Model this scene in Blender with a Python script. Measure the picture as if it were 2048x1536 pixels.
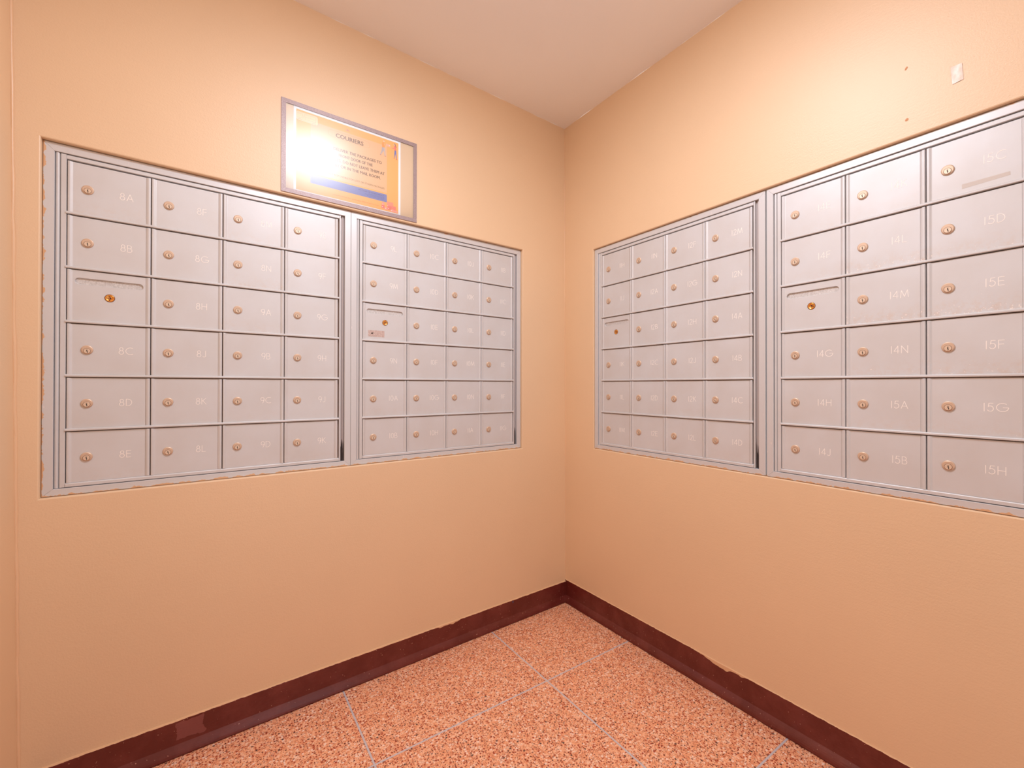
import bpy, bmesh, math, random
from mathutils import Vector, Matrix
for o in list(bpy.data.objects):
    bpy.data.objects.remove(o)
S = bpy.context.scene
COL = S.collection
ZO = 0.79                      # height of the mailbox datum (bottom of lowest doors) above the floor
PI = math.pi

# ---------------------------------------------------------------- camera
yaw, pit, rol = 0.937126, 0.004081, 0.001262
f = Vector((math.cos(pit)*math.cos(yaw), math.cos(pit)*math.sin(yaw), math.sin(pit)))
r0 = Vector((math.sin(yaw), -math.cos(yaw), 0)); u0 = r0.cross(f)
r = r0*math.cos(rol) + u0*math.sin(rol); u = -r0*math.sin(rol) + u0*math.cos(rol)
cd = bpy.data.cameras.new('camera'); cam = bpy.data.objects.new('camera', cd); COL.objects.link(cam)
cam.matrix_world = Matrix(((r.x, u.x, -f.x, -1.408372), (r.y, u.y, -f.y, -1.582474),
                           (r.z, u.z, -f.z, 0.255225+ZO), (0, 0, 0, 1)))
cd.sensor_width = 36; cd.sensor_fit = 'HORIZONTAL'; cd.lens = 854.35/2048*36
cd.shift_x = -24.617/2048; cd.shift_y = 0.525/2048; cd.clip_start = 0.02
S.camera = cam

# ---------------------------------------------------------------- world, exposure
w = bpy.data.worlds.new('world'); S.world = w; w.use_nodes = True
w.node_tree.nodes['Background'].inputs[0].default_value = (0.97, 0.98, 1.0, 1)
w.node_tree.nodes['Background'].inputs[1].default_value = 1.05  # uniform fill light, enters through the doorway added in wall_front
S.view_settings.view_transform = 'Standard'; S.view_settings.look = 'None'
S.view_settings.gamma = 1.0; S.view_settings.use_curve_mapping = False
S.view_settings.exposure = 0.0
LAMP_POS = (-0.97, -1.0); LAMP_STRENGTH = 93.0; LAMP_COLOR = (0.93, 0.97, 1.06, 1)

# ---------------------------------------------------------------- helpers
def lin(c):
    c = c/255.0
    return c/12.92 if c <= 0.04045 else ((c+0.055)/1.055)**2.4
def rgb(a, b, c): return (lin(a), lin(b), lin(c), 1.0)

class MB:
    def __init__(s): s.v = []; s.f = []; s.m = []; s.sm = []
    def face(s, pts, mat=0, smooth=False):
        i = len(s.v); s.v += [tuple(p) for p in pts]; s.f.append(tuple(range(i, i+len(pts)))); s.m.append(mat); s.sm.append(smooth)
    def grid(s, rows, mat=0, smooth=False, closed=False):
        i = len(s.v); n = len(rows[0])
        for rw in rows: s.v += [tuple(p) for p in rw]
        for a in range(len(rows)-1):
            for b in range(n if closed else n-1):
                c = (b+1) % n
                s.f.append((i+a*n+b, i+a*n+c, i+(a+1)*n+c, i+(a+1)*n+b)); s.m.append(mat); s.sm.append(smooth)
    def prism(s, prof, fa, fb, mat=0, smooth=False, caps=True):
        A = [fa(*p) for p in prof]; B = [fb(*p) for p in prof]
        s.grid([A, B], mat, smooth, closed=True)
        if caps: s.face(A[::-1], mat); s.face(B, mat)
    def box(s, x0, x1, y0, y1, z0, z1, mat=0, c=0.0):
        if c <= 0:
            s.prism([(x0, y0), (x1, y0), (x1, y1), (x0, y1)], lambda a, b: (a, b, z0), lambda a, b: (a, b, z1), mat); return
        P = lambda k: [(x0+k, y0), (x1-k, y0), (x1, y0+k), (x1, y1-k), (x1-k, y1), (x0+k, y1), (x0, y1-k), (x0, y0+k)]
        Q = [(x0+c, y0+c), (x1-c, y0+c), (x1-c, y0+c), (x1-c, y1-c), (x1-c, y1-c), (x0+c, y1-c), (x0+c, y1-c), (x0+c, y0+c)]
        R = P(c)
        rows = [[(a, b, z0) for a, b in Q], [(a, b, z0+c) for a, b in R], [(a, b, z1-c) for a, b in R], [(a, b, z1) for a, b in Q]]
        s.grid(rows, mat, closed=True)
        q = [(x0+c, y0+c), (x1-c, y0+c), (x1-c, y1-c), (x0+c, y1-c)]
        s.face([(a, b, z0) for a, b in q][::-1], mat); s.face([(a, b, z1) for a, b in q], mat)
    def mesh(s, name, mats, merge=1e-6, recalc=True):
        me = bpy.data.meshes.new(name); me.from_pydata(s.v, [], s.f)
        for m in mats: me.materials.append(m)
        for p, m, k in zip(me.polygons, s.m, s.sm): p.material_index = m; p.use_smooth = k
        bm = bmesh.new(); bm.from_mesh(me)
        if merge: bmesh.ops.remove_doubles(bm, verts=bm.verts, dist=merge)
        bmesh.ops.dissolve_degenerate(bm, edges=bm.edges, dist=1e-7)
        if recalc: bmesh.ops.recalc_face_normals(bm, faces=bm.faces)
        bm.to_mesh(me); bm.free(); me.update()
        return me

def link(name, data, parent=None, loc=(0, 0, 0), rot=0.0, **props):
    o = bpy.data.objects.new(name, data); COL.objects.link(o)
    if parent: o.parent = parent
    o.location = loc; o.rotation_euler = (0, 0, rot)
    for k, v in props.items(): o[k] = v
    return o

# ---------------------------------------------------------------- materials
def material(name):
    m = bpy.data.materials.new(name); m.use_nodes = True
    nt = m.node_tree; return m, nt, nt.nodes['Principled BSDF'], nt.nodes.new, nt.links.new
def setp(b, **k):
    for n, v in k.items(): b.inputs[n.replace('_', ' ')].default_value = v
def simple(name, col, rough=0.5, metal=0.0, spec=0.5, emit=None, es=0):
    m, nt, b, N, L = material(name)
    setp(b, Base_Color=col, Roughness=rough, Metallic=metal)
    b.inputs['Specular IOR Level'].default_value = spec
    if emit: b.inputs['Emission Color'].default_value = emit; b.inputs['Emission Strength'].default_value = es
    return m
def noise(N, L, vec, scale, detail=3, rough=0.5, dist=0.0):
    n = N('ShaderNodeTexNoise'); n.inputs['Scale'].default_value = scale; n.inputs['Detail'].default_value = detail
    n.inputs['Roughness'].default_value = rough; n.inputs['Distortion'].default_value = dist
    if vec is not None: L(vec, n.inputs['Vector'])
    return n.outputs['Fac']
def ramp(N, L, fac, stops, interp='LINEAR'):
    n = N('ShaderNodeValToRGB'); cr = n.color_ramp; cr.interpolation = interp
    while len(cr.elements) < len(stops): cr.elements.new(0.5)
    for e, (p, c) in zip(cr.elements, stops): e.position = p; e.color = c if hasattr(c, '__len__') else (c, c, c, 1)
    L(fac, n.inputs[0]); return n.outputs['Color']
def mix(N, L, fac, a, b):
    n = N('ShaderNodeMix'); n.data_type = 'RGBA'
    for s, v in ((0, fac), (6, a), (7, b)):
        if hasattr(v, 'is_linked'): L(v, n.inputs[s])
        else: n.inputs[s].default_value = v
    return n.outputs[2]
def math_(N, L, op, a, b=0.0, c=None, clamp=False):
    n = N('ShaderNodeMath'); n.operation = op; n.use_clamp = clamp
    for i, v in enumerate((a, b) if c is None else (a, b, c)):
        if hasattr(v, 'is_linked'): L(v, n.inputs[i])
        else: n.inputs[i].default_value = v
    return n.outputs[0]
def bump(N, L, b, h, strength, dist):
    n = N('ShaderNodeBump'); n.inputs['Strength'].default_value = strength; n.inputs['Distance'].default_value = dist
    L(h, n.inputs['Height']); L(n.outputs[0], b.inputs['Normal'])
def pos(N): return N('ShaderNodeNewGeometry').outputs['Position']
def objc(N): return N('ShaderNodeTexCoord').outputs['Object']
def mapping(N, L, vec, scale):
    n = N('ShaderNodeMapping'); n.inputs['Scale'].default_value = scale; L(vec, n.inputs['Vector']); return n.outputs[0]
def sepz(N, L, vec):
    n = N('ShaderNodeSeparateXYZ'); L(vec, n.inputs[0]); return n.outputs

WALL_RGB = rgb(234, 200, 162)
def wall_paint(name, col, rough, bs=0.35):
    m, nt, b, N, L = material(name)
    p = pos(N)
    c2 = tuple(x*0.95 for x in col[:3])+(1,)
    big = noise(N, L, p, 1.7, 3)
    L(mix(N, L, ramp(N, L, big, [(0.35, 0.0), (0.7, 1.0)]), col, c2), b.inputs['Base Color'])
    setp(b, Roughness=rough); b.inputs['Specular IOR Level'].default_value = 0.58; b.inputs['IOR'].default_value = 1.62
    fine = noise(N, L, p, 260, 2, 0.6)
    strokes = noise(N, L, mapping(N, L, p, (8, 8, 60)), 3.0, 3)
    h = math_(N, L, 'ADD', math_(N, L, 'MULTIPLY', fine, 0.6), math_(N, L, 'MULTIPLY', strokes, 0.35))
    bump(N, L, b, h, bs, 0.0012)
    return m
M_WALL = wall_paint('tan_wall_paint', WALL_RGB, 0.50)
M_CEIL = wall_paint('ceiling_paint', rgb(252, 249, 250), 0.6, 0.2)
M_BEAD = wall_paint('caulk_paint', rgb(232, 192, 152), 0.4)

def terrazzo():
    m, nt, b, N, L = material('terrazzo')
    p = pos(N)
    warp = N('ShaderNodeVectorMath'); warp.operation = 'MULTIPLY_ADD'
    nz = N('ShaderNodeTexNoise'); nz.inputs['Scale'].default_value = 430; nz.inputs['Detail'].default_value = 2; L(p, nz.inputs['Vector'])
    L(nz.outputs['Color'], warp.inputs[0]); warp.inputs[1].default_value = (0.0050, 0.0050, 0); L(p, warp.inputs[2]); q = warp.outputs[0]
    def vor(scale, rnd=1.0, metric='EUCLIDEAN'):
        v = N('ShaderNodeTexVoronoi'); v.voronoi_dimensions = '2D'; v.distance = metric; v.inputs['Scale'].default_value = scale
        v.inputs['Randomness'].default_value = rnd; L(q, v.inputs['Vector'])
        s = N('ShaderNodeSeparateColor'); L(v.outputs['Color'], s.inputs[0])
        return v.outputs['Distance'], s.outputs[0], s.outputs[1]
    d, a, a2 = vor(190)
    base = ramp(N, L, a, [(0.0, rgb(241, 164, 120)), (0.22, rgb(228, 138, 94)), (0.40, rgb(246, 192, 160)), (0.58, rgb(242, 172, 130)),
                          (0.74, rgb(249, 212, 190)), (0.82, rgb(212, 112, 68)), (0.97, rgb(250, 226, 210))], 'CONSTANT')
    blend = noise(N, L, p, 60, 3)
    base = mix(N, L, 0.25, base, ramp(N, L, blend, [(0.35, rgb(238, 154, 108)), (0.65, rgb(246, 186, 152))]))
    base = mix(N, L, 0.22, base, rgb(255, 206, 166))
    d2, b1, b2 = vor(270, 1.0, 'MANHATTAN')
    chip = math_(N, L, 'MULTIPLY', math_(N, L, 'LESS_THAN', d2, math_(N, L, 'MULTIPLY_ADD', b2, 0.32, 0.16)), math_(N, L, 'GREATER_THAN', b1, 0.44))
    chipc = ramp(N, L, b2, [(0.0, rgb(108, 40, 26)), (0.3, rgb(152, 54, 30)), (0.55, rgb(100, 42, 32)), (0.7, rgb(170, 66, 38)), (0.96, rgb(96, 66, 58))], 'CONSTANT')
    c = mix(N, L, chip, base, chipc)
    d3, e1, e2 = vor(132, 1.0, 'CHEBYCHEV')
    big = math_(N, L, 'MULTIPLY', math_(N, L, 'LESS_THAN', d3, math_(N, L, 'MULTIPLY_ADD', e2, 0.20, 0.15)), math_(N, L, 'GREATER_THAN', e1, 0.50))
    bigc = ramp(N, L, e2, [(0.0, rgb(120, 38, 24)), (0.30, rgb(148, 46, 26)), (0.5, rgb(108, 44, 34)), (0.62, rgb(164, 58, 32)), (0.86, rgb(250, 220, 204)), (0.97, rgb(92, 64, 58))], 'CONSTANT')
    c = mix(N, L, big, c, bigc)
    L(c, b.inputs['Base Color']); setp(b, Roughness=0.38)
    return m
M_TERR = terrazzo()
M_ZINC = simple('zinc_strip', rgb(206, 200, 206), 0.45, 0.15)
M_SLAB = simple('floor_bedding', rgb(90, 70, 62), 0.9)

def baseboard_paint(h):
    m, nt, b, N, L = material('oxblood_baseboard_paint')
    p = pos(N); z = sepz(N, L, p)[2]
    n1 = noise(N, L, p, 14, 5, 0.6)
    c = mix(N, L, ramp(N, L, n1, [(0.4, 0.0), (0.68, 1.0)]), rgb(97, 35, 29), rgb(112, 48, 42))
    sp = ramp(N, L, noise(N, L, p, 190, 1), [(0.755, 0.0), (0.785, 1.0)])
    c = mix(N, L, sp, c, rgb(196, 140, 120))
    x = sepz(N, L, p)[0]                              # one scuffed lighter patch near the left end
    ed = noise(N, L, p, 34, 3, 0.6)
    px = math_(N, L, 'ADD', math_(N, L, 'ABSOLUTE', math_(N, L, 'ADD', x, 1.452)), math_(N, L, 'MULTIPLY', ed, 0.030))
    pz = math_(N, L, 'ADD', math_(N, L, 'ABSOLUTE', math_(N, L, 'SUBTRACT', z, 0.066)), math_(N, L, 'MULTIPLY', ed, 0.026))
    pm = math_(N, L, 'MULTIPLY', math_(N, L, 'LESS_THAN', px, 0.046), math_(N, L, 'LESS_THAN', pz, 0.037))
    c = mix(N, L, math_(N, L, 'MULTIPLY', pm, 0.75), c, rgb(138, 78, 74))
    # wall paint along the top edge, slopped lower in a few places
    n2 = noise(N, L, p, 4.2, 4, 0.6); n3 = noise(N, L, p, 60, 3, 0.6)
    low = math_(N, L, 'MULTIPLY_ADD', ramp(N, L, n2, [(0.60, 0.0), (0.80, 1.0)]), -0.024, h+0.0004)
    lim = math_(N, L, 'MULTIPLY_ADD', n3, -0.0050, low)
    c = mix(N, L, math_(N, L, 'GREATER_THAN', z, lim), c, rgb(226, 184, 144))
    L(c, b.inputs['Base Color']); setp(b, Roughness=0.27)
    bump(N, L, b, noise(N, L, mapping(N, L, p, (6, 6, 40)), 6, 3), 0.3, 0.0015)
    return m
M_BASE_L, M_BASE_R = baseboard_paint(0.0975), baseboard_paint(0.1045)

METAL = rgb(213, 213, 215)
def door_paint(name, wear=True):
    m, nt, b, N, L = material(name)
    oc = objc(N); oi = N('ShaderNodeObjectInfo')
    ad = N('ShaderNodeVectorMath'); ad.operation = 'ADD'; L(pos(N), ad.inputs[0]); p = ad.outputs[0]
    c = mix(N, L, ramp(N, L, noise(N, L, p, 9, 4), [(0.35, 0.0), (0.75, 1.0)]), METAL, rgb(208, 205, 204))
    if wear:
        z = sepz(N, L, oc)[2]
        amt = math_(N, L, 'MULTIPLY', oi.outputs['Object Index'], 0.1)    # pass_index 0..10: how worn each door is
        low = math_(N, L, 'SUBTRACT', 1.0, math_(N, L, 'MULTIPLY', z, 22.0), clamp=True)   # worn along the bottom edge
        g = noise(N, L, p, 60, 4, 0.7)
        grime = math_(N, L, 'MULTIPLY', math_(N, L, 'MULTIPLY', low, amt), ramp(N, L, g, [(0.45, 0.0), (0.75, 0.75)]))
        c = mix(N, L, grime, c, rgb(208, 180, 158))
        s1 = noise(N, L, p, 170, 2, 0.6)
        thr = math_(N, L, 'SUBTRACT', 0.80, math_(N, L, 'MULTIPLY', math_(N, L, 'MULTIPLY', math_(N, L, 'MULTIPLY_ADD', low, 0.75, 0.25), amt), 0.20))
        c = mix(N, L, math_(N, L, 'GREATER_THAN', s1, thr), c, rgb(238, 230, 226))
    L(c, b.inputs['Base Color']); setp(b, Roughness=0.50, Metallic=0.2); b.inputs['Specular IOR Level'].default_value = 0.4
    bump(N, L, b, noise(N, L, p, 500, 2), 0.12, 0.0004)
    return m
M_DOOR = door_paint('silver_door_enamel')
M_RAIL = door_paint('silver_frame_enamel', False)
def trim_metal():                                   # aluminium trim with tan wall paint smeared along its outer edge
    m, nt, b, N, L = material('trim_enamel_with_paint_smears')
    x, y, z = sepz(N, L, objc(N))[0:3]
    far = math_(N, L, 'GREATER_THAN', sepz(N, L, pos(N))[0], -1.60)      # vertical smears only on the far left trim
    e = math_(N, L, 'ADD', math_(N, L, 'ADD', x, 0.0415), far)
    e = math_(N, L, 'MINIMUM', e, math_(N, L, 'ADD', z, 0.0255)); e = math_(N, L, 'MINIMUM', e, math_(N, L, 'SUBTRACT', 0.876, z))
    n = noise(N, L, pos(N), 38, 4, 0.65)
    k = math_(N, L, 'LESS_THAN', e, math_(N, L, 'MULTIPLY_ADD', n, 0.026, -0.0102))
    c = mix(N, L, k, METAL, rgb(222, 178, 138))
    s = ramp(N, L, noise(N, L, mapping(N, L, pos(N), (1, 1, 0.35)), 120, 3), [(0.70, 0.0), (0.76, 0.7)])
    c = mix(N, L, s, c, rgb(232, 226, 224))
    L(c, b.inputs['Base Color']); setp(b, Roughness=0.40, Metallic=0.25)
    return m
M_TRIM = trim_metal()
def channel_metal():                                # dirt rubbed into the foot of the latch channel
    m, nt, b, N, L = material('latch_channel_enamel')
    x, y, z = sepz(N, L, objc(N))[0:3]
    n = noise(N, L, mapping(N, L, objc(N), (420, 60, 9)), 1.0, 3, 0.6)
    k = math_(N, L, 'GREATER_THAN', math_(N, L, 'SUBTRACT', n, math_(N, L, 'MULTIPLY', z, 4.0)), 0.36)
    L(mix(N, L, k, rgb(190, 180, 178), rgb(70, 62, 62)), b.inputs['Base Color']); setp(b, Roughness=0.45, Metallic=0.25)
    return m
M_CHAN = channel_metal()
M_NICK = simple('satin_nickel', rgb(214, 186, 162), 0.48, 0.35)
M_PLUG = simple('nickel_plug', rgb(226, 204, 182), 0.45, 0.35)
M_DARK = simple('keyway_black', rgb(38, 28, 24), 0.6)
M_RING = simple('lock_groove', rgb(120, 88, 66), 0.6)
M_BRASS = simple('brass', rgb(226, 160, 84), 0.26, 0.85)
M_NUM = simple('engraved_white_fill', rgb(252, 246, 240), 0.5)
M_INSIDE = simple('cabinet_interior', rgb(156, 116, 92), 0.7)
def galv():
    m, nt, b, N, L = material('galvanised_flap')
    L(ramp(N, L, noise(N, L, pos(N), 330, 3, 0.7), [(0.3, rgb(186, 182, 180)), (0.7, rgb(226, 223, 222))]), b.inputs['Base Color'])
    setp(b, Roughness=0.5, Metallic=0.3); return m
M_GALV = galv()

# ---------------------------------------------------------------- room shell
ZC = 1.512+ZO
def XR(z): return -0.0060 - 0.0115*z/ZC           # right wall leans in slightly towards the ceiling
YL = -0.018                                        # face of the wall holding the two left units
def XW(z): return -1.781 - 0.0235*z/ZC             # short return wall at the far left
YB = -2.45
OL = (-1.7500, -0.2690); OR = (-0.2105, -1.6945); OZ = (ZO-0.0268, ZO+0.8735)

def holed_wall(P, a0, a1, b0, b1, z0, z1, lip, back):
    """P(a, z, d): point of the wall at run a, height z, pushed d behind its face. Hole a b0..b1, z z0..z1 with a softened lip."""
    mb = MB()
    sg = 1 if b1 > b0 else -1
    A = [a0, b0-sg*lip, b1+sg*lip, a1]; Z = [0.0, z0-lip, z1+lip, ZC]
    for i in range(3):
        for j in range(3):
            if i == 1 and j == 1: continue
            n = 8 if j != 1 else 4
            for k in range(n):                      # split tall/long cells so that the slight lean stays smooth
                za = Z[j]+(Z[j+1]-Z[j])*k/n; zb = Z[j]+(Z[j+1]-Z[j])*(k+1)/n
                mb.face([P(A[i], za, 0), P(A[i+1], za, 0), P(A[i+1], zb, 0), P(A[i], zb, 0)])
    def ring(e, d): return [P(b0-sg*e, z0-e, d), P(b1+sg*e, z0-e, d), P(b1+sg*e, z1+e, d), P(b0-sg*e, z1+e, d)]
    mb.grid([ring(lip, 0), ring(lip*0.3, lip*0.3), ring(0, lip), ring(0, back)], closed=True)
    return mb
mb = holed_wall(lambda a, z, d: (a, YL+d, z), -1.83, 0.02, OL[0], OL[1], OZ[0], OZ[1], 0.003, 0.034)
link('wall_back', mb.mesh('wall_back', [M_WALL], merge=0), kind='structure', label='tan painted wall on the left holding two mailbox units')
mb = holed_wall(lambda a, z, d: (XR(z)+d, a, z), 0.02, YB-0.02, OR[0], OR[1], OZ[0], OZ[1], 0.003, 0.028)
link('wall_right', mb.mesh('wall_right', [M_WALL], merge=0), kind='structure', label='tan painted wall on the right holding two mailbox units')
mb = MB(); mb.face([(XW(0), 0.02, 0), (XW(0), YB-0.02, 0), (XW(ZC), YB-0.02, ZC), (XW(ZC), 0.02, ZC)])
link('wall_left', mb.mesh('wall_left', [M_WALL]), kind='structure', label='narrow strip of tan return wall at the far left')
mb = MB(); dx0, dx1, dz = -1.40, -0.42, 2.08          # unseen wall behind the viewer, doorway added to let in fill light
for q in ((-1.83, dx0, 0, ZC), (dx1, 0.02, 0, ZC), (dx0, dx1, dz, ZC)):
    mb.box(q[0], q[1], YB-0.12, YB, q[2], q[3])
link('wall_front', mb.mesh('wall_front', [M_WALL]), kind='structure', label='tan wall behind the viewer with a doorway added for fill light')
mb = MB(); n = 24                                   # ceiling with a slightly wavy plaster edge
mb.grid([[(-1.85+1.9*i/n, -2.5+2.55*j/n, ZC+0.0012*math.sin(i*1.7+j*2.3)) for i in range(n+1)] for j in range(n+1)], smooth=True)
link('ceiling', mb.mesh('ceiling', [M_CEIL]), kind='structure', label='off-white plaster ceiling')

# paint/caulk beads in the two vertical corners and along the ceiling
def tube(mb, pts, rad, k=6):
    rows = []
    for i, p in enumerate(pts):
        t = (Vector(pts[min(i+1, len(pts)-1)])-Vector(pts[max(i-1, 0)])).normalized()
        a = t.orthogonal().normalized(); b = t.cross(a)
        rr = rad*(0.75+0.5*random.random())
        rows.append([Vector(p)+a*rr*math.cos(2*PI*j/k)+b*rr*math.sin(2*PI*j/k) for j in range(k)])
    mb.grid(rows, smooth=True, closed=True)
random.seed(4)
mb = MB(); tube(mb, [(XR(z)-0.0003+random.uniform(-.0005, .0005), YL-0.0003+random.uniform(-.0005, .0005), z) for z in [0.1+2.19*i/60 for i in range(61)]], 0.0020)
link('trim_1', mb.mesh('trim_1', [M_BEAD]), kind='structure', label='painted caulk bead in the room corner')
mb = MB(); tube(mb, [(XW(z)+0.001+random.uniform(-.0008, .0008), YL-0.001+random.uniform(-.0008, .0008), z) for z in [0.1+2.19*i/50 for i in range(51)]], 0.0042)
link('trim_2', mb.mesh('trim_2', [M_BEAD]), kind='structure', label='thick paint bead in the far left corner')

# floor: terrazzo panels between zinc strips
fl = MB(); fl.box(-1.9, 0.05, -2.5, 0.05, -0.05, -0.006)
floor = link('floor', fl.mesh('floor', [M_SLAB]), kind='structure', label='terrazzo floor laid in panels between grey metal strips')
def seam_y(k): return lambda x: (-0.4210-0.6*(k-1)) - 0.034*(x-XR(0))*1.0      # seams parallel to the back wall, drifting slightly
def seam_x(k): return lambda y: (-0.4424-0.5975*(k-1)) + 0.004*(y+0.4)
SY = [lambda x: 0.03] + [seam_y(k) for k in range(1, 5)]
SX = [lambda y: 0.03] + [seam_x(k) for k in range(1, 3)] + [lambda y: -1.86]
def cross(fx, fy):
    x, y = 0.0, 0.0
    for _ in range(6): y = fy(x); x = fx(y)
    return x, y
HW = 0.0027
for i in range(len(SX)-1):
    for j in range(len(SY)-1):
        q = [cross(SX[i], SY[j]), cross(SX[i+1], SY[j]), cross(SX[i+1], SY[j+1]), cross(SX[i], SY[j+1])]
        cs = [(-HW, -HW), (HW, -HW), (HW, HW), (-HW, HW)]
        mb = MB(); c = 0.0006
        low = [(x+dx, y+dy, -0.006) for (x, y), (dx, dy) in zip(q, cs)]
        mid = [(x, y, -c) for x, y, z in low]
        top = [(x+(c if dx > 0 else -c), y+(c if dy > 0 else -c), 0.0) for (x, y, z), (dx, dy) in zip(low, cs)]
        mb.grid([low, mid, top], closed=True); mb.face(top)
        link('tile', mb.mesh('tile', [M_TERR]), floor)
def strip(p, q, side):
    mb = MB(); p = Vector((*p, 0)); q = Vector((*q, 0)); t = (q-p).normalized(); n = Vector((-t.y, t.x, 0))*(HW-0.0001)
    rows = [[a-n+Vector((0, 0, -0.006)), a-n+Vector((0, 0, -0.0004)), a+n+Vector((0, 0, -0.0004)), a+n+Vector((0, 0, -0.006))] for a in (p, q)]
    mb.grid(rows)
    link('divider_strip', mb.mesh('divider_strip', [M_ZINC]), floor)
for i in (1, 2):
    strip(cross(SX[i], SY[0]), cross(SX[i], SY[-1]), 0)
for j in (1, 2, 3, 4):
    for i in range(len(SX)-1):
        a = cross(SX[i], SY[j]); b = cross(SX[i+1], SY[j])
        strip((a[0]-HW, a[1]), (b[0]+HW, b[1]), 1)

# baseboards: flat board with a rounded cove foot
def base_profile(t, foot, h):
    pr = [(0.0, h), (t-0.0015, h), (t, h-0.0020), (t, 0.030)]
    pr += [(t+(foot-t)*(1-(1-a)**1.35), 0.030-0.024*a) for a in (0.2, 0.4, 0.6, 0.8, 1.0)]
    pr += [(foot+0.0003, 0.0040), (foot-0.0024, 0.0014), (foot-0.0024, 0.0), (0.0, 0.0)]
    return pr
def base_along(name, P, runs, t, foot, h, label):
    mb = MB(); pr = base_profile(t, foot, h); rows = []
    for i, a in enumerate(runs):
        dz = random.uniform(-0.0008, 0.0008)
        rows.append([P(a, d, z+(dz if z > h-0.004 else 0)) for d, z in pr])
    mb.grid(rows, smooth=False); mb.face(rows[0]); mb.face(rows[-1][::-1])
    link(name, mb.mesh(name, [M_BASE_R if h > 0.1 else M_BASE_L]), kind='structure', label=label)
base_along('baseboard_back', lambda a, d, z: (a, YL-d, z), [-1.79+1.79*i/60 for i in range(61)], 0.0070, 0.0195, 0.0975, 'oxblood painted baseboard under the left mailbox units')
base_along('baseboard_right', lambda a, d, z: (XR(0)-d, a, z), [0.0-2.44*i/80 for i in range(81)], 0.0045, 0.0205, 0.1045, 'oxblood painted baseboard under the right mailbox units')
base_along('baseboard_left', lambda a, d, z: (XW(0)+d, a, z), [-0.02-2.42*i/20 for i in range(21)], 0.0080, 0.0165, 0.0975, 'oxblood baseboard on the return wall')

mb = MB(); mb.face([(-0.328, YL-0.0074, 0.0915), (-0.3225, YL-0.0074, 0.0925), (-0.3235, YL-0.0074, 0.0855), (-0.3265, YL-0.0074, 0.0840)])
link('paint_mark', mb.mesh('paint_mark', [simple('blue_paint', rgb(62, 84, 138), 0.5)]), label='tiny blue paint mark on the baseboard under the left units', category='stain')

# ---------------------------------------------------------------- ceiling lamp (just above the picture)
lx, ly = LAMP_POS
lamp = link('ceiling_lamp', None, loc=(lx, ly, ZC), label='round white flush dome lamp on the ceiling', category='lamp')
def rev(mb, prof, n=48, mat=0, cx=0, cz=0, smooth=True, axis='z'):
    rows = []
    for rr, h in prof:
        rows.append([((rr*math.cos(2*PI*k/n)), (rr*math.sin(2*PI*k/n)), h) if axis == 'z' else
                     (cx+rr*math.cos(2*PI*k/n), -h, cz+rr*math.sin(2*PI*k/n)) for k in range(n)])
    mb.grid(rows, mat, smooth, closed=True)
    return rows
RL = 0.150
mb = MB(); rev(mb, [(0.0001, -0.001), (RL+0.012, -0.001), (RL+0.014, -0.006), (RL+0.012, -0.018), (RL+0.002, -0.019), (RL, -0.012), (0.0001, -0.012)])
link('base_ring', mb.mesh('base_ring', [simple('white_lamp_enamel', rgb(235, 232, 228), 0.4)]), lamp)
mb = MB(); rev(mb, [(RL, -0.016)]+[(RL*math.cos(a), -0.016-0.025*math.sin(a)) for a in [i*PI/2/12 for i in range(1, 13)]][:-1]+[(0.0005, -0.041)])
link('diffuser', mb.mesh('diffuser', [simple('lit_diffuser', (0.9, 0.9, 0.9, 1), 0.4, emit=LAMP_COLOR, es=LAMP_STRENGTH)]), lamp)

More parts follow.
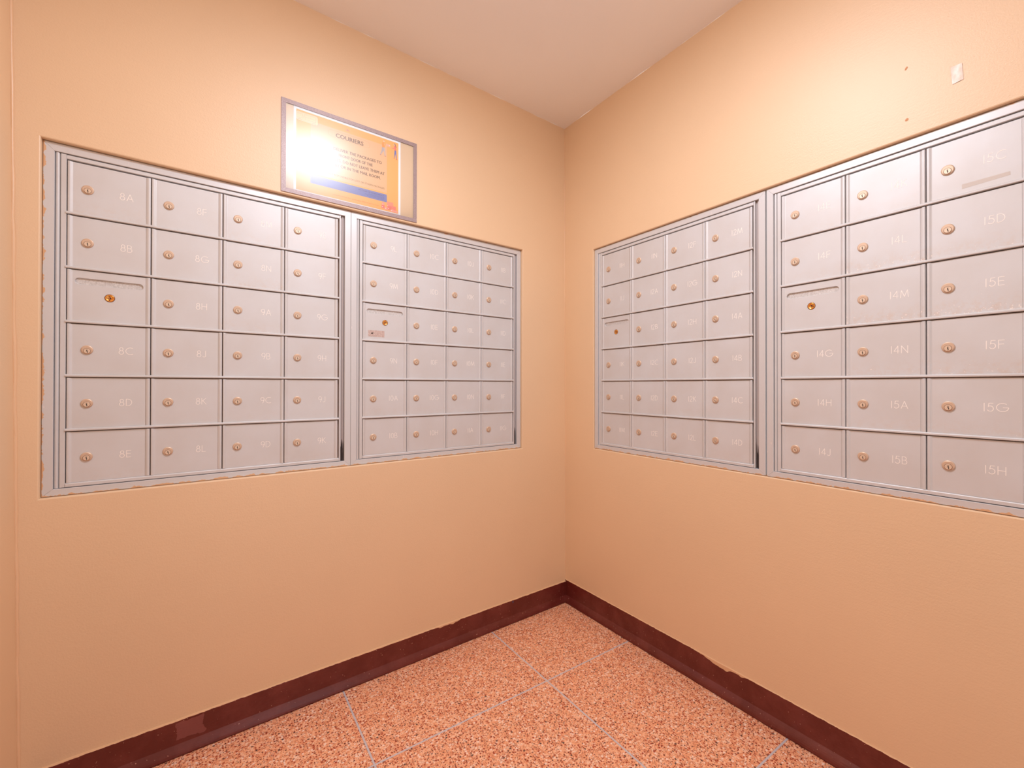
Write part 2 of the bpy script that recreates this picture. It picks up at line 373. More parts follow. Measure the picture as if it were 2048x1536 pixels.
# ---------------------------------------------------------------- stroke lettering for the engraved box numbers
def arc(cx, cy, rx, ry, a0, a1, n=9): return [(cx+rx*math.cos(math.radians(a0+(a1-a0)*i/n)), cy+ry*math.sin(math.radians(a0+(a1-a0)*i/n))) for i in range(n+1)]
G = {
 '0': (.50, [arc(.25, .5, .25, .5, 90, 450, 18)]), '1': (.10, [[(.05, 0), (.05, 1)]]),
 '2': (.50, [arc(.25, .75, .23, .25, 165, -35, 9)+[(0, 0), (.50, 0)]]),
 '4': (.56, [[(.42, 0), (.42, 1), (0, .28), (.56, .28)]]),
 '5': (.50, [[(.46, 1), (.12, 1), (.06, .58)]+arc(.22, .33, .27, .33, 115, -150, 12)]),
 '8': (.50, [arc(.25, .76, .19, .24, -90, 270, 14), arc(.25, .27, .25, .27, 90, 450, 16)]),
 '9': (.50, [arc(.25, .70, .25, .30, 0, 360, 16), [(.50, .70), (.49, .5), (.40, .2), (.26, 0)]]),
 'A': (.70, [[(0, 0), (.35, 1), (.70, 0)], [(.12, .32), (.58, .32)]]),
 'B': (.50, [[(0, .53), (0, 0), (.25, 0)]+arc(.25, .265, .25, .265, -90, 90)+[(0, .53), (0, 1), (.22, 1)]+arc(.22, .765, .22, .235, 90, -90)]),
 'C': (.76, [arc(.5, .5, .5, .5, 55, 305, 16)]),
 'D': (.62, [[(0, 0), (0, 1), (.15, 1)]+arc(.15, .5, .47, .5, 90, -90, 14)+[(0, 0)]]),
 'E': (.48, [[(.48, 1), (0, 1), (0, 0), (.48, 0)], [(0, .52), (.44, .52)]]),
 'F': (.46, [[(.46, 1), (0, 1), (0, 0)], [(0, .52), (.42, .52)]]),
 'G': (.86, [arc(.5, .5, .5, .5, 50, 350, 18)+[(.98, .47), (.55, .47)]]),
 'H': (.64, [[(0, 0), (0, 1)], [(.64, 0), (.64, 1)], [(0, .5), (.64, .5)]]),
 'J': (.36, [[(.36, 1), (.36, .2)]+arc(.17, .19, .19, .19, 0, -150, 8)]),
 'K': (.56, [[(0, 0), (0, 1)], [(.54, 1), (0, .45)], [(.14, .58), (.58, 0)]]),
 'L': (.44, [[(0, 1), (0, 0), (.44, 0)]]),
 'M': (.84, [[(0, 0), (.10, 1), (.42, .12), (.74, 1), (.84, 0)]]),
 'N': (.66, [[(0, 0), (0, 1), (.66, 0), (.66, 1)]]),
}
def number_mesh(txt, h=0.0182, wd=0.0012):
    mb = MB(); gap = 0.24; W_ = sum(G[c][0] for c in txt)+gap*(len(txt)-1); x = -W_/2
    d = 0.00022; k = 0
    for c in txt:
        gw, lines = G[c]
        for ln in lines:
            P = [Vector(((x+a)*h, (b-.5)*h)) for a, b in ln]
            for p, q in zip(P, P[1:]):
                t = (q-p)
                if t.length < 1e-6: continue
                t.normalize(); n_ = Vector((-t.y, t.x))*wd/2; e = t*wd*0.35; dd = d+0.00001*(k % 4); k += 1
                Q = [p-e-n_, q+e-n_, q+e+n_, p-e+n_]
                mb.face([(v.x, -dd, v.y) for v in Q]); mb.grid([[(v.x, 0.0002, v.y) for v in Q], [(v.x, -dd, v.y) for v in Q]], closed=True)
        x += gw+gap
    return mb.mesh('number_'+txt, [M_NUM], merge=0)

# ---------------------------------------------------------------- mailbox unit meshes (x along the wall, -y into the room, z up)
W, H = 0.164102, 0.14
D0, D1 = 0.0042, 0.1352
RIM, RIMW = 0.0025, 0.0062                          # the door skin is folded into a raised rim along its two upright edges
def door_profile():
    L_ = [(0.0011, -0.009), (0.0011, RIM-0.0014), (0.0015, RIM-0.0005), (0.0025, RIM), (RIMW-0.0006, RIM), (RIMW+0.0004, RIM-0.0002), (RIMW+0.0020, RIM*0.40), (RIMW+0.0036, 0.0002), (RIMW+0.0048, 0.0)]
    return L_+[(RIMW+0.0054, 0.0)]+[(W-RIMW-0.0046, 0.0)]+[(W-s_, d) for s_, d in L_[::-1]]
def door_mesh():
    mb = MB(); pr = door_profile()
    A = [(s, -d, D0) for s, d in pr]; Bm = [(s, -d, D1-0.0008) for s, d in pr]; C_ = [(s, -d+0.0008, D1) for s, d in pr]
    mb.grid([A, Bm], smooth=True); mb.grid([Bm, C_])
    mb.face(C_)
    return mb.mesh('compartment_door', [M_DOOR], merge=0)
SLOT = (0.0142, 0.1485, 0.0985, 0.1160)
def slot_loop(n=10, d=0.0, e=0.0):
    x0, x1, z0, z1 = SLOT; rr = (z1-z0)/2; zc = (z0+z1)/2; pts = []
    for i in range(n+1): a = -PI/2+PI*i/n; pts.append((x1-rr+(rr-e)*math.cos(a), -d, zc+(rr-e)*math.sin(a)))
    for i in range(n+1): a = PI/2+PI*i/n; pts.append((x0+rr+(rr-e)*math.cos(a), -d, zc+(rr-e)*math.sin(a)))
    return pts
def mail_door_mesh():
    pr = door_profile(); 
    fl_ = [i for i, p in enumerate(pr) if abs(p[1]) < 1e-9]
    left, right = pr[:fl_[1]+1], pr[fl_[-2]:]
    mb = MB()
    for part in (left, right):
        A = [(s, -d, D0) for s, d in part]; Bm = [(s, -d, D1) for s, d in part]
        mb.grid([A, Bm], smooth=True)
    top = [(s, -d, D1) for s, d in pr]; mb.face(top)
    lo = slot_loop(); mb.grid([lo, slot_loop(d=-0.0005, e=0.0005), slot_loop(d=-0.0045, e=0.0005)], closed=True, smooth=True)
    bm = bmesh.new(); x0, x1 = left[-1][0], right[0][0]
    vo = [bm.verts.new(p) for p in ((x0, 0, D0), (x1, 0, D0), (x1, 0, D1), (x0, 0, D1))]; vi = [bm.verts.new(p) for p in lo]
    es = [bm.edges.new((v[i], v[(i+1) % len(v)])) for v in (vo, vi) for i in range(len(v))]
    bmesh.ops.triangle_fill(bm, edges=es, use_beauty=True)
    for fc in bm.faces: mb.face([v.co[:] for v in fc.verts])
    bm.free()
    return mb.mesh('outgoing_mail_door', [M_DOOR], merge=0)
def lock_mesh():
    mb = MB(); n = 28
    rows = rev(mb, [(0.0117, -0.001), (0.0117, 0.0020), (0.0113, 0.0027)], n, 0, axis='y'); rev(mb, [(0.0113, 0.0027), (0.0098, 0.0036)], n, 0, axis='y', smooth=False); rev(mb, [(0.0098, 0.0036), (0.0002, 0.0036)], n, 0, axis='y', smooth=False)
    rev(mb, [(0.0072, 0.00365), (0.0072, 0.0039), (0.0064, 0.0039)], n, 2, 0, -0.0031, axis='y', smooth=False)
    rev(mb, [(0.0064, 0.0036), (0.0064, 0.0042), (0.0061, 0.0044), (0.0002, 0.0044)], n, 1, 0, -0.0031, axis='y', smooth=False)
    mb.prism([(-.0009, .0010), (.0009, .0010), (.0009, -.0018), (.0016, -.0026), (.0014, -.0056), (.0002, -.0058), (.0000, -.0030), (-.0009, -.0020)],
             lambda a, c: (a, -0.0043, c*1.1-0.0016), lambda a, c: (a, -0.00455, c*1.1-0.0016), 3)
    mb.prism([(-.0018, .0016), (-.0010, .0022), (.0012, .0022), (.0020, .0014), (.0012, .0016), (-.0010, .0016)],
             lambda a, c: (a, -0.0043, c*1.1-0.0014), lambda a, c: (a, -0.00452, c*1.1-0.0014), 2)
    return mb.mesh('lock', [M_NICK, M_PLUG, M_RING, M_DARK], merge=0)
def brass_mesh():
    mb = MB(); n = 28
    rev(mb, [(0.0104, -0.0005), (0.0104, 0.0006), (0.0094, 0.0008)], n, 1, axis='y', smooth=False)  # dark brown ring around the brass face
    rev(mb, [(0.0094, 0.0005), (0.0092, 0.0012), (0.0078, 0.0013), (0.0070, 0.0007), (0.0002, 0.0004)], n, 0, axis='y')
    mb.prism([(-.0058, -.0008), (-.0030, .0006), (-.0010, .0026), (.0016, .0026), (.0030, .0010), (.0066, -.0002), (.0064, -.0016), (.0030, -.0006), (.0010, .0010), (.0007, -.0046), (-.0007, -.0046), (-.0010, .0008), (-.0056, -.0020)],
             lambda a, c: (a, -0.0006, c), lambda a, c: (a, -0.0010, c), 2)
    rev(mb, [(0.0034, 0.0006), (0.0032, 0.0016), (0.0026, 0.0017), (0.0024, 0.0008)], 16, 0, 0, 0.0010, axis='y')
    return mb.mesh('brass_lock', [M_BRASS, simple('brass_dark_ring', rgb(120, 74, 52), 0.5, 0.5), M_DARK], merge=0)
def strip_meshes():
    """four mitred lengths of the trim frame"""
    o0, o1, p0, p1 = -0.0414, 0.6975, -0.0255, 0.8715; i0, i1, q0, q1 = -0.0215, 0.6772, -0.0078, 0.8510
    cor = [((o0, p0), (i0, q0)), ((o1, p0), (i1, q0)), ((o1, p1), (i1, q1)), ((o0, p1), (i0, q1))]
    out = []
    for k in range(4):
        (Oa, Ia), (Ob, Ib) = cor[k], cor[(k+1) % 4]
        t = (Vector(Ob)-Vector(Oa)).normalized()*0.00022
        mb = MB(); rows = []
        for O, I, sg in ((Oa, Ia, 1), (Ob, Ib, -1)):
            O = Vector(O)+t*sg; I = Vector(I)+t*sg; e = (I-O)*0.04
            rows.append([(O.x, 0.012, O.y), (O.x, -0.0042, O.y), (O.x+e.x, -0.0050, O.y+e.y), (I.x-e.x, -0.0050, I.y-e.y), (I.x, -0.0042, I.y), (I.x, 0.012, I.y)])
        mb.grid(rows); mb.face(rows[0][::-1]); mb.face(rows[1])
        out.append(mb.mesh('trim_strip', [M_TRIM], merge=0))
    return out
def bar_mesh(s0, s1, z0, z1, d, mat=None, c=0.001, deep=-0.010):
    mb = MB()
    pr = [(deep, z0), (d-c, z0), (d, z0+c), (d, z1-c*1.7), (d-c*1.5, z1), (deep, z1)]
    mb.prism(pr, lambda a, b: (s0, -a, b), lambda a, b: (s1, -a, b)); return mb.mesh('bar', [mat or M_RAIL], merge=0)
def post_mesh(s0, s1, z0, z1, d, c=0.0008, deep=-0.010):
    mb = MB(); pr = [(s0, deep), (s0, d-c), (s0+c, d), (s1-c, d), (s1, d-c), (s1, deep)]
    mb.prism(pr, lambda a, b: (a, -b, z0), lambda a, b: (a, -b, z1)); return mb.mesh('post', [M_RAIL], merge=0)
def round_post(s0, s1, z0, z1, dlo, dhi, mat, extra=()):
    mb = MB(); n = 12; c = (s0+s1)/2; rr = (s1-s0)/2
    pts = [(c-rr*math.cos(PI*i/n), dlo+(dhi-dlo)*math.sin(PI*i/n)) for i in range(n+1)]
    rows = [[(a, -b, z) for a, b in [(s0, -0.010)]+pts+[(s1, -0.010)]] for z in (z0, z1)]
    mb.grid(rows, smooth=True)
    for e0, e1, d in extra: mb.box(e0, e1, -d, 0.010, z0, z1)
    return mb.mesh('round_post', [mat], merge=0)
ME = dict(
    body=None, door=door_mesh(), mail=mail_door_mesh(), lock=lock_mesh(), brass=brass_mesh(), trims=strip_meshes(),
    bar=bar_mesh(-0.0016, 0.6592, -0.0025, 0.0040, 0.0050, c=0.0012),
    toprail=bar_mesh(-0.0004, 0.6596, 0.8384, 0.8492, 0.0022), botrail=bar_mesh(-0.0004, 0.6596, -0.0062, 0.0038, 0.0034, c=0.0012),
    stile=post_mesh(-0.0110, -0.0007, -0.0062, 0.8492, 0.0022), rstile=post_mesh(0.6600, 0.6648, -0.0062, 0.8492, 0.0022),
    hinge=round_post(-0.0211, -0.0120, -0.0070, 0.8502, -0.0030, 0.0024, M_RAIL),
    chan=round_post(0.6690, 0.6755, -0.0070, 0.8502, -0.0060, -0.0024, M_CHAN, ((0.6650, 0.6770, -0.0065),)))
mb = MB(); mb.box(-0.0405, 0.6965, 0.0100, 0.0125, -0.0245, 0.8705); ME['body'] = mb.mesh('cabinet_back', [M_INSIDE])
mb = MB(); mb.prism([(p[0], p[2]) for p in slot_loop(12, 0, -0.0015)], lambda a, c: (a, 0.0046, c), lambda a, c: (a, 0.0058, c)); ME['flap'] = mb.mesh('slot_flap', [M_GALV])

UNITS = [
 ('left unit on the left wall, large recessed bank of boxes 8A to 9K', (-1.707562, 0.0, ZO), 0.0,
  [['8A', '8B', None, '8C', '8D', '8E'], ['8F', '8G', '8H', '8J', '8K', '8L'], ['8M', '8N', '9A', '9B', '9C', '9D'], ['9E', '9F', '9G', '9H', '9J', '9K']]),
 ('unit on the left wall nearest the corner, boxes 9L to 11G, below the notice', (-0.967979, 0.0, ZO), 0.0,
  [['9L', '9M', None, '9N', '10A', '10B'], ['10C', '10D', '10E', '10F', '10G', '10H'], ['10J', '10K', '10L', '10M', '10N', '11A'], ['11B', '11C', '11D', '11E', '11F', '11G']]),
 ('unit on the right wall nearest the corner, boxes 11H to 14D', (0.0, -0.252887, ZO), -PI/2,
  [['11H', '11J', None, '11K', '11L', '11M'], ['11N', '12A', '12B', '12C', '12D', '12E'], ['12F', '12G', '12H', '12J', '12K', '12L'], ['12M', '12N', '14A', '14B', '14C', '14D']]),
 ('right unit on the right wall cut by the picture edge, boxes 14E to 15H', (0.0, -0.995350, ZO), -PI/2,
  [['14E', '14F', None, '14G', '14H', '14J'], ['14K', '14L', '14M', '14N', '15A', '15B'], ['15C', '15D', '15E', '15F', '15G', '15H'], [''] * 6]),
]
def sticker_mat():
    m, nt, b, N, L = material('faded_printed_sticker')
    oc = objc(N); n = noise(N, L, mapping(N, L, oc, (160, 1, 620)), 1.0, 3, 0.7)
    L(ramp(N, L, n, [(0.42, rgb(212, 192, 184)), (0.60, rgb(180, 152, 144))]), b.inputs['Base Color']); setp(b, Roughness=0.6); return m
M_STICK = sticker_mat()
WEAR = {'14L': 9, '14M': 9, '15D': 7, '15E': 10, '15F': 8, '14N': 6, '8N': 6, '9A': 5, '8M': 4, '10K': 4, '15G': 5, '15A': 4, '8A': 5, '14A': 3}
M_TAPE = simple('yellowed_tape', rgb(206, 196, 188), 0.5)
for ui, (lab, loc, rot, cols) in enumerate(UNITS):
    U = link('mailbox_unit', None, loc=loc, rot=rot, label='silver '+lab, category='mailbox', group='recessed silver mailbox units')
    link('cabinet_back', ME['body'], U)
    for t in ME['trims']: link('trim_strip', t, U)
    link('hinge_rail', ME['hinge'], U); link('latch_channel', ME['chan'], U)
    link('stile', ME['stile'], U); link('stile', ME['rstile'], U)
    link('top_rail', ME['toprail'], U); link('bottom_rail', ME['botrail'], U)
    for k in range(1, 6): link('shelf_bar', ME['bar'], U, (0, 0, k*H))
    for c, col in enumerate(cols):
        for rr, num in enumerate(col):
            L0 = (c*W, random.uniform(-0.0003, 0.0003), (5-rr)*H)
            if num is None:
                D = link('outgoing_mail_door', ME['mail'], U, L0, label='outgoing mail door with rounded slot and brass lock')
                link('slot_flap', ME['flap'], D, label='speckled grey metal behind the slot')
                b = link('brass_lock', ME['brass'], D, (0.0808, 0, 0.0690), label='brass lock'); b.rotation_euler = (0, random.uniform(-0.3, 0.3)+(1.5 if ui == 0 else 0), 0)
                if ui == 1:
                    mb = MB(); mb.box(0, 0.0588, -0.0003, 0.0002, 0, 0.0233); mb.box(0.010, 0.0175, -0.0005, 0.0, 0.0105, 0.0140, 1)
                    mb.box(0.0155, 0.0185, -0.0005, 0.0, 0.0130, 0.0150, 1)
                    link('sticker', mb.mesh('sticker', [M_STICK, M_DARK]), D, (0.0197, 0, 0.0147), label='small worn printed sticker')
            else:
                D = link('compartment_door', ME['door'], U, L0)
                D.pass_index = WEAR.get(num, random.choice((0, 1, 1, 2, 3)))
                lk = link('lock', ME['lock'], D, (0.0382, 0, 0.0686)); lk.rotation_euler = (0, random.uniform(-0.06, 0.06), 0)
                if num:
                    D['label'] = 'compartment door engraved '+num
                    link('engraved_number', number_mesh(num), D, (0.1130, 0, 0.0690))
                if num == '15C':
                    mb = MB(); mb.prism([(0.0620, 0.0150), (0.1372, 0.0188), (0.1366, 0.0268), (0.0618, 0.0257)], lambda a, c: (a, -0.0002, c), lambda a, c: (a, 0.0002, c))
                    link('tape_strip', mb.mesh('tape_strip', [M_TAPE]), D, label='yellowed strip of tape')

# ---------------------------------------------------------------- notice in its magnetic sleeve
NW = YL                                            # wall plane
sl = link('notice_sleeve', None, loc=(-1.0010, NW, ZO+0.8805), label='flat sign sleeve with speckled grey border on the left wall above the mailboxes', category='sign holder')
def border_mat():
    m, nt, b, N, L = material('speckled_grey_border')
    L(ramp(N, L, noise(N, L, pos(N), 420, 3, 0.7), [(0.32, rgb(138, 118, 118)), (0.68, rgb(180, 160, 160))]), b.inputs['Base Color']); setp(b, Roughness=0.45, Metallic=0.2); return m
mb = MB(); hw, hh, bw, zc = 0.2275, 0.1510, 0.0135, 0.1510
o_ = [(-hw, 0), (hw, 0), (hw, 2*hh), (-hw, 2*hh)]; i_ = [(-hw+bw, bw), (hw-bw, bw), (hw-bw, 2*hh-bw), (-hw+bw, 2*hh-bw)]
mb.grid([[(a, 0, c) for a, c in o_], [(a, -0.0030, c) for a, c in o_], [(a, -0.0030, c) for a, c in i_], [(a, -0.0020, c) for a, c in i_]], closed=True)
link('border', mb.mesh('border', [border_mat()]), sl)
def clear_mat():
    m, nt, b, N, L = material('clear_plastic_window')
    t = N('ShaderNodeBsdfTransparent'); t.inputs[0].default_value = (1, 1, 1, 1)
    g = N('ShaderNodeBsdfGlossy'); g.inputs['Roughness'].default_value = 0.42
    fr = N('ShaderNodeFresnel'); fr.inputs[0].default_value = 1.74
    g2 = N('ShaderNodeBsdfGlossy'); g2.inputs['Roughness'].default_value = 0.24       # slightly wavy film: a tight lobe inside a wide one
    gm = N('ShaderNodeMixShader'); gm.inputs[0].default_value = 0.5; L(g.outputs[0], gm.inputs[1]); L(g2.outputs[0], gm.inputs[2])
    x = N('ShaderNodeMixShader'); L(fr.outputs[0], x.inputs[0]); L(t.outputs[0], x.inputs[1]); L(gm.outputs[0], x.inputs[2])
    L(x.outputs[0], nt.nodes['Material Output'].inputs['Surface']); return m
mb = MB(); mb.face([(-hw+bw, -0.0022, bw), (hw-bw, -0.0022, bw), (hw-bw, -0.0022, 2*hh-bw), (-hw+bw, -0.0022, 2*hh-bw)])
link('clear_window', mb.mesh('clear_window', [clear_mat()]), sl, label='glossy clear plastic window')

PX, PZ = -1.193, ZO+1.171                          # paper: top-left corner (u to the right, v down)
paper = MB(); paper.box(0, 0.356, -0.0002, 0.0, -0.279, 0.0)
ppr = link('courier_notice', paper.mesh('courier_notice', [simple('white_paper', rgb(244, 240, 240), 0.7)]), None, (PX, NW-0.0006, PZ),
           label='orange printed notice to couriers inside the clear sleeve', category='notice')
_cache = {}
def ink(c, rough=0.7):
    if c not in _cache: _cache[c] = simple('ink_%02x%02x%02x' % c, rgb(*c), rough)
    return _cache[c]
def shape(mb, pts, lay, mat=0): mb.face([(a, -0.00024-0.00004*lay, -b) for a, b in pts], mat)
def rect(u0, v0, u1, v1): return [(u0, v0), (u0, v1), (u1, v1), (u1, v0)]
def rrect(u0, v0, u1, v1, r_, n=6):
    pts = []
    for cx, cy, a0 in ((u1-r_, v0+r_, -90), (u1-r_, v1-r_, 0), (u0+r_, v1-r_, 90), (u0+r_, v0+r_, 180)):
        pts += arc(cx, cy, r_, r_, a0, a0+90, n)
    return pts
def printed(name, shapes, label=None):
    mb = MB(); mats = []; 
    for pts, lay, colr in shapes:
        m = ink(colr)
        if m not in mats: mats.append(m)
        shape(mb, pts, lay, mats.index(m))
    o = link(name, mb.mesh(name, mats, merge=0, recalc=False), ppr)
    if label: o['label'] = label
    return o
def line(p, q, wd):
    p = Vector(p); q = Vector(q); t = (q-p).normalized(); n_ = Vector((-t.y, t.x))*wd/2
    return [tuple(p-n_), tuple(q-n_), tuple(q+n_), tuple(p+n_)]
def poly(pts, wd, lay, colr, closed=False):
    if closed: pts = pts+[pts[0]]
    return [(line(a, b, wd), lay, colr) for a, b in zip(pts, pts[1:]) if (Vector(a)-Vector(b)).length > 1e-6]
printed('orange_ground', [(rect(0.0075, 0.0095, 0.3480, 0.2735), 0, (246, 186, 106))], 'orange printed ground')
printed('tan_panel', [(rect(0.0500, 0.0340, 0.3050, 0.2070), 1, (238, 190, 142))], 'paler tan text panel')
printed('blue_banner', [(rrect(0.0500, 0.2129, 0.3051, 0.2413, 0.003), 1, (142, 140, 186))], 'greyish blue banner')
printed('heading_pill', poly(rrect(0.1044, 0.0410, 0.2437, 0.0635, 0.0112, 8), 0.0004, 2, (206, 150, 84), True))
def text(name, s, u0, u1, v0, v1, colr, bold=0.0, lay=3):
    cu = bpy.data.curves.new(name, 'FONT'); cu.body = s; cu.resolution_u = 2
    t = bpy.data.objects.new(name+'_tmp', cu); COL.objects.link(t)
    dg = bpy.context.evaluated_depsgraph_get(); me = bpy.data.meshes.new_from_object(t.evaluated_get(dg))
    bpy.data.objects.remove(t)
    xs = [v.co.x for v in me.vertices]; x0, x1 = min(xs), max(xs)
    cap = 0.73 if s.upper() == s else 0.73
    for v in me.vertices:
        v.co = ((v.co.x-x0)/(x1-x0)*(u1-u0)+u0, -0.00024-0.00004*lay, -(v1-(v.co.y/cap)*(v1-v0)))
    if bold:
        V = [v.co.copy() for v in me.vertices]; F = [tuple(p.vertices) for p in me.polygons]; n_ = len(V); dx = (v1-v0)*bold
        vs, fs = [], []
        for k in (-1, 0, 1):
            vs += [(q.x+k*dx, q.y-0.000004*k, q.z+(0.4*dx if k == 0 else 0)) for q in V]; fs += [tuple(i+(k+1)*n_ for i in q) for q in F]
        me = bpy.data.meshes.new(name); me.from_pydata(vs, [], fs)
    me.materials.clear(); me.materials.append(ink(colr)); me.name = name
    return link(name, me, ppr)
BR = (128, 84, 36)
text('heading_lettering', 'COURIERS', 0.1289, 0.2205, 0.0466, 0.0615, BR, 0.035)
for s, a, b, c, d in (('DELIVER THE PACKAGES TO', 0.1220, 0.2858, 0.0963, 0.1070), ('FRONT DOOR OF THE', 0.1386, 0.2531, 0.1150, 0.1257),
                      ('NTS. DO NOT LEAVE THEM AT', 0.1225, 0.2964, 0.1337, 0.1444), ('LOBBY OR IN THE MAIL ROOM.', 0.1029, 0.2814, 0.1526, 0.1633)):
    text('body_lettering', s, a, b, c, d, BR, 0.035)
text('small_lettering', 'NOT RESPONSIBLE FOR LOST OR STOLEN PACKAGES.', 0.1040, 0.2975, 0.1893, 0.1958, (150, 106, 40), 0.006)
text('banner_lettering', 'IN CASE OF EMERGENCY', 0.2047, 0.2953, 0.2180, 0.2228, (116, 94, 128), 0.004)
text('footer_lettering', 'responsibility for packages delivered to you.', 0.1199, 0.2772, 0.2580, 0.2618, (228, 130, 50), 0.0)
random.seed(9)
sh = []
for v, u_0 in ((0.2262, 0.240), (0.2298, 0.227), (0.2340, 0.2332)):    # lines of print too fine to read
    x = u_0
    while x < 0.294:
        wd = random.uniform(0.003, 0.008); sh.append((rect(x, v, min(x+wd, 0.2953), v+0.0012), 3, (120, 112, 156))); x += wd+0.0012
printed('fine_print', sh)
SK = (252, 206, 178)
printed('printed_figure', [
    (arc(0.2935, 0.0190, 0.0030, 0.0036, 0, 360, 10)[:-1], 3, SK), (arc(0.2932, 0.0172, 0.0036, 0.0026, 180, 360, 8), 4, (252, 172, 92)),
    ([(0.2880, 0.0240), (0.2960, 0.0236), (0.2975, 0.0300), (0.2965, 0.0430), (0.2872, 0.0425), (0.2868, 0.0300)], 3, (250, 166, 84)),
    ([(0.2950, 0.0255), (0.2985, 0.0330), (0.3035, 0.0310), (0.3040, 0.0335), (0.2978, 0.0368), (0.2935, 0.0300)], 4, (250, 190, 130)),
    ([(0.2872, 0.0420), (0.2966, 0.0425), (0.2950, 0.0520), (0.2865, 0.0650), (0.2825, 0.0730), (0.2800, 0.0715), (0.2850, 0.0560)], 3, (196, 178, 176)),
    ([(0.2915, 0.0424), (0.2966, 0.0425), (0.2985, 0.0560), (0.3002, 0.0720), (0.2968, 0.0722), (0.2945, 0.0560)], 4, (206, 188, 184)),
    (rect(0.2795, 0.0718, 0.2836, 0.0735), 5, (208, 110, 96)), (rect(0.2966, 0.0718, 0.3016, 0.0735), 5, (208, 110, 96))], 'flat printed figure in an orange cap handing over a box')
printed('printed_parcel', [(rect(0.3012, 0.0255, 0.3175, 0.0345), 5, (250, 186, 158)), (rect(0.3120, 0.0268, 0.3160, 0.0300), 6, (252, 226, 214))], 'pink printed parcel')
printed('printed_figure', [
    (arc(0.3326, 0.0192, 0.0026, 0.0033, 0, 360, 10)[:-1], 3, SK), ([(0.3306, 0.0175), (0.3330, 0.0150), (0.3356, 0.0165), (0.3372, 0.0215), (0.3410, 0.0285), (0.3396, 0.0290), (0.3352, 0.0215), (0.3340, 0.0178)], 4, (96, 66, 92)),
    ([(0.3318, 0.0235), (0.3368, 0.0235), (0.3388, 0.0300), (0.3392, 0.0405), (0.3338, 0.0405), (0.3330, 0.0320)], 3, (244, 128, 112)),
    ([(0.3325, 0.0245), (0.3300, 0.0330), (0.3215, 0.0345), (0.3215, 0.0362), (0.3310, 0.0365), (0.3345, 0.0300)], 4, (246, 142, 124)),
    ([(0.3338, 0.0400), (0.3392, 0.0400), (0.3402, 0.0540), (0.3420, 0.0700), (0.3402, 0.0704), (0.3372, 0.0560), (0.3352, 0.0540), (0.3338, 0.0680), (0.3318, 0.0680), (0.3324, 0.0540)], 3, (122, 122, 188)),
    (rect(0.3300, 0.0690, 0.3336, 0.0710), 4, (236, 92, 60)), (rect(0.3388, 0.0712, 0.3432, 0.0734), 4, (236, 92, 60))], 'flat printed figure with a ponytail and blue trousers')
bx = []
for u0_, v0_, u1_, v1_, c_ in ((0.2868, 0.2445, 0.2960, 0.2560, (248, 164, 138)), (0.2854, 0.2540, 0.2975, 0.2660, (240, 138, 118)), (0.3050, 0.2370, 0.3290, 0.2570, (248, 160, 130)),
                               (0.2970, 0.2600, 0.3110, 0.2690, (250, 170, 148)), (0.3080, 0.2520, 0.3230, 0.2670, (240, 136, 116)), (0.3240, 0.2500, 0.3390, 0.2690, (246, 146, 124)), (0.3190, 0.2640, 0.3450, 0.2715, (250, 174, 150))):
    k = len(bx); bx.append((rect(u0_, v0_, u1_, v1_), 3+k*0.4, c_)); bx.append((rect(u0_+0.002, v1_-0.006, u0_+0.005, v1_-0.0035), 3.2+k*0.4, (255, 236, 230)))
printed('printed_parcels', bx, 'cluster of pink printed parcels')
GR = (200, 168, 150)
tr = [(rrect(0.0080, 0.0150, 0.0720, 0.0440, 0.006), 2, (252, 214, 170))]
for p in ([(0.012, .018), (.030, .016), (.070, .013), (.0745, .030), (.072, .046)], [(.032, .020), (.066, .019), (.066, .036), (.034, .036), (.032, .020)], [(.010, .022), (.026, .021), (.028, .034), (.008, .036)],
          [(.008, .040), (.070, .042)], [(.034, .028), (.062, .028)]): tr += poly(p, 0.0006, 3, GR)
tr += poly(arc(.018, .044, .006, .006, 0, 360, 12), 0.0006, 3, GR)+poly(arc(.060, .045, .006, .006, 0, 360, 12), 0.0006, 3, GR)
printed('printed_truck', tr, 'faint line drawing of a delivery truck')
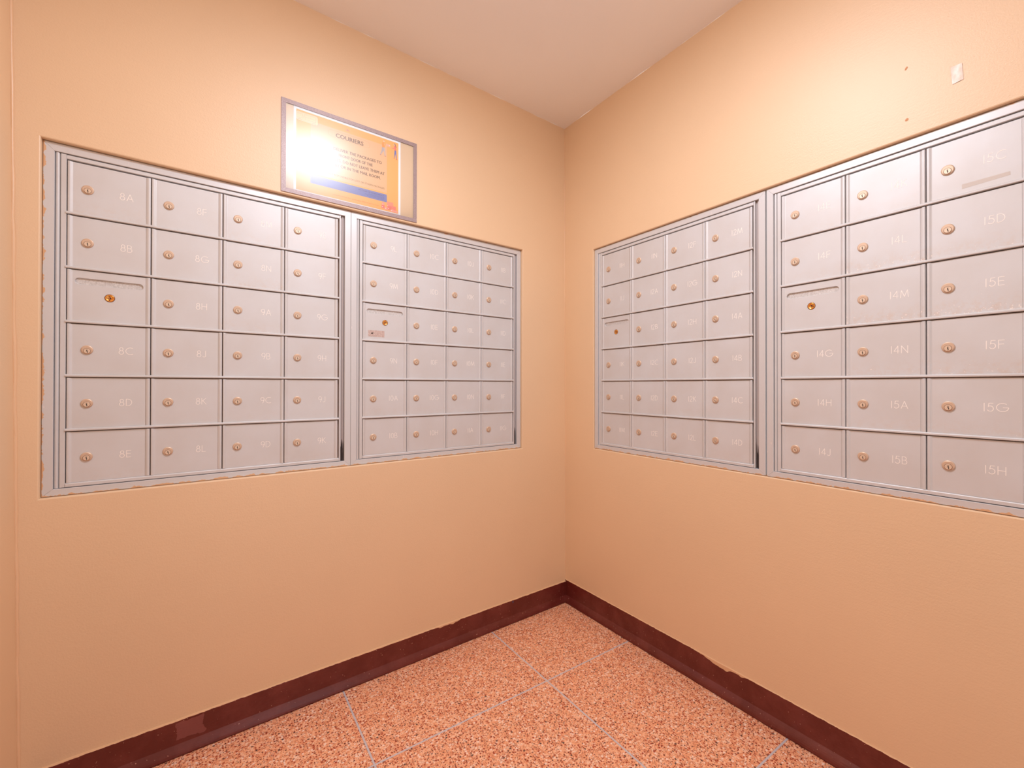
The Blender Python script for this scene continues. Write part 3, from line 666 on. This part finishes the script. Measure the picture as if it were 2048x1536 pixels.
printed('printed_emblem', [([(0.1600, 0.0262), (0.1640, 0.0236), (0.1674, 0.0196), (0.1708, 0.0236), (0.1755, 0.0262)], 2, (214, 158, 126)), (rect(0.1590, 0.0272, 0.1765, 0.0280), 2, (214, 158, 126))], 'small faint emblem')

# ---------------------------------------------------------------- tape and marks on the right wall
def tape_mat():
    m, nt, b, N, L = material('cloudy_tape')
    L(ramp(N, L, noise(N, L, pos(N), 55, 3, 0.6, 1.2), [(0.4, rgb(228, 202, 184)), (0.62, rgb(240, 222, 208))]), b.inputs['Base Color']); setp(b, Roughness=0.3); return m
mb = MB(); n = 5; Q = [(-1.3694, 1.0015), (-1.3884, 1.0010), (-1.3908, 0.9621), (-1.3723, 0.9600)]
random.seed(2)
rows = []
for i in range(n+1):
    t = i/n; a = [Q[0][k]*(1-t)+Q[3][k]*t for k in (0, 1)]; b = [Q[1][k]*(1-t)+Q[2][k]*t for k in (0, 1)]
    rows.append([(XR(z+ZO)-0.0008-random.uniform(0, 0.0008), y, z+ZO) for y, z in [(a[0]*(1-s/n)+b[0]*s/n, a[1]*(1-s/n)+b[1]*s/n) for s in range(n+1)]])
mb.grid(rows, smooth=True)
bk = [[(x+0.0010, y, z) for x, y, z in rw] for rw in rows]; mb.grid(bk)
link('tape_scrap', mb.mesh('tape_scrap', [tape_mat()], merge=0), label='scrap of cloudy clear tape stuck high on the right wall', category='tape')
M_STAIN = simple('rust_stain', rgb(205, 140, 90), 0.6)
for (y, z, a, b, rt, lb) in ((-1.2905, 1.0470, 0.0022, 0.0042, 0.5, 'small rusty drip on the right wall, upper of two'), (-1.2912, 0.9190, 0.0030, 0.0036, 0.7, 'small rusty blot on the right wall just above the mailboxes')):
    mb = MB(); mb.face([(XR(z+ZO)-0.0006, y+math.cos(t)*a*math.cos(rt)-math.sin(t)*b*math.sin(rt)*(1+.3*math.sin(3*t)), z+ZO+math.cos(t)*a*math.sin(rt)+math.sin(t)*b*math.cos(rt)) for t in [k*2*PI/14 for k in range(14)]])
    link('paint_stain', mb.mesh('paint_stain', [M_STAIN]), label=lb, category='stain')
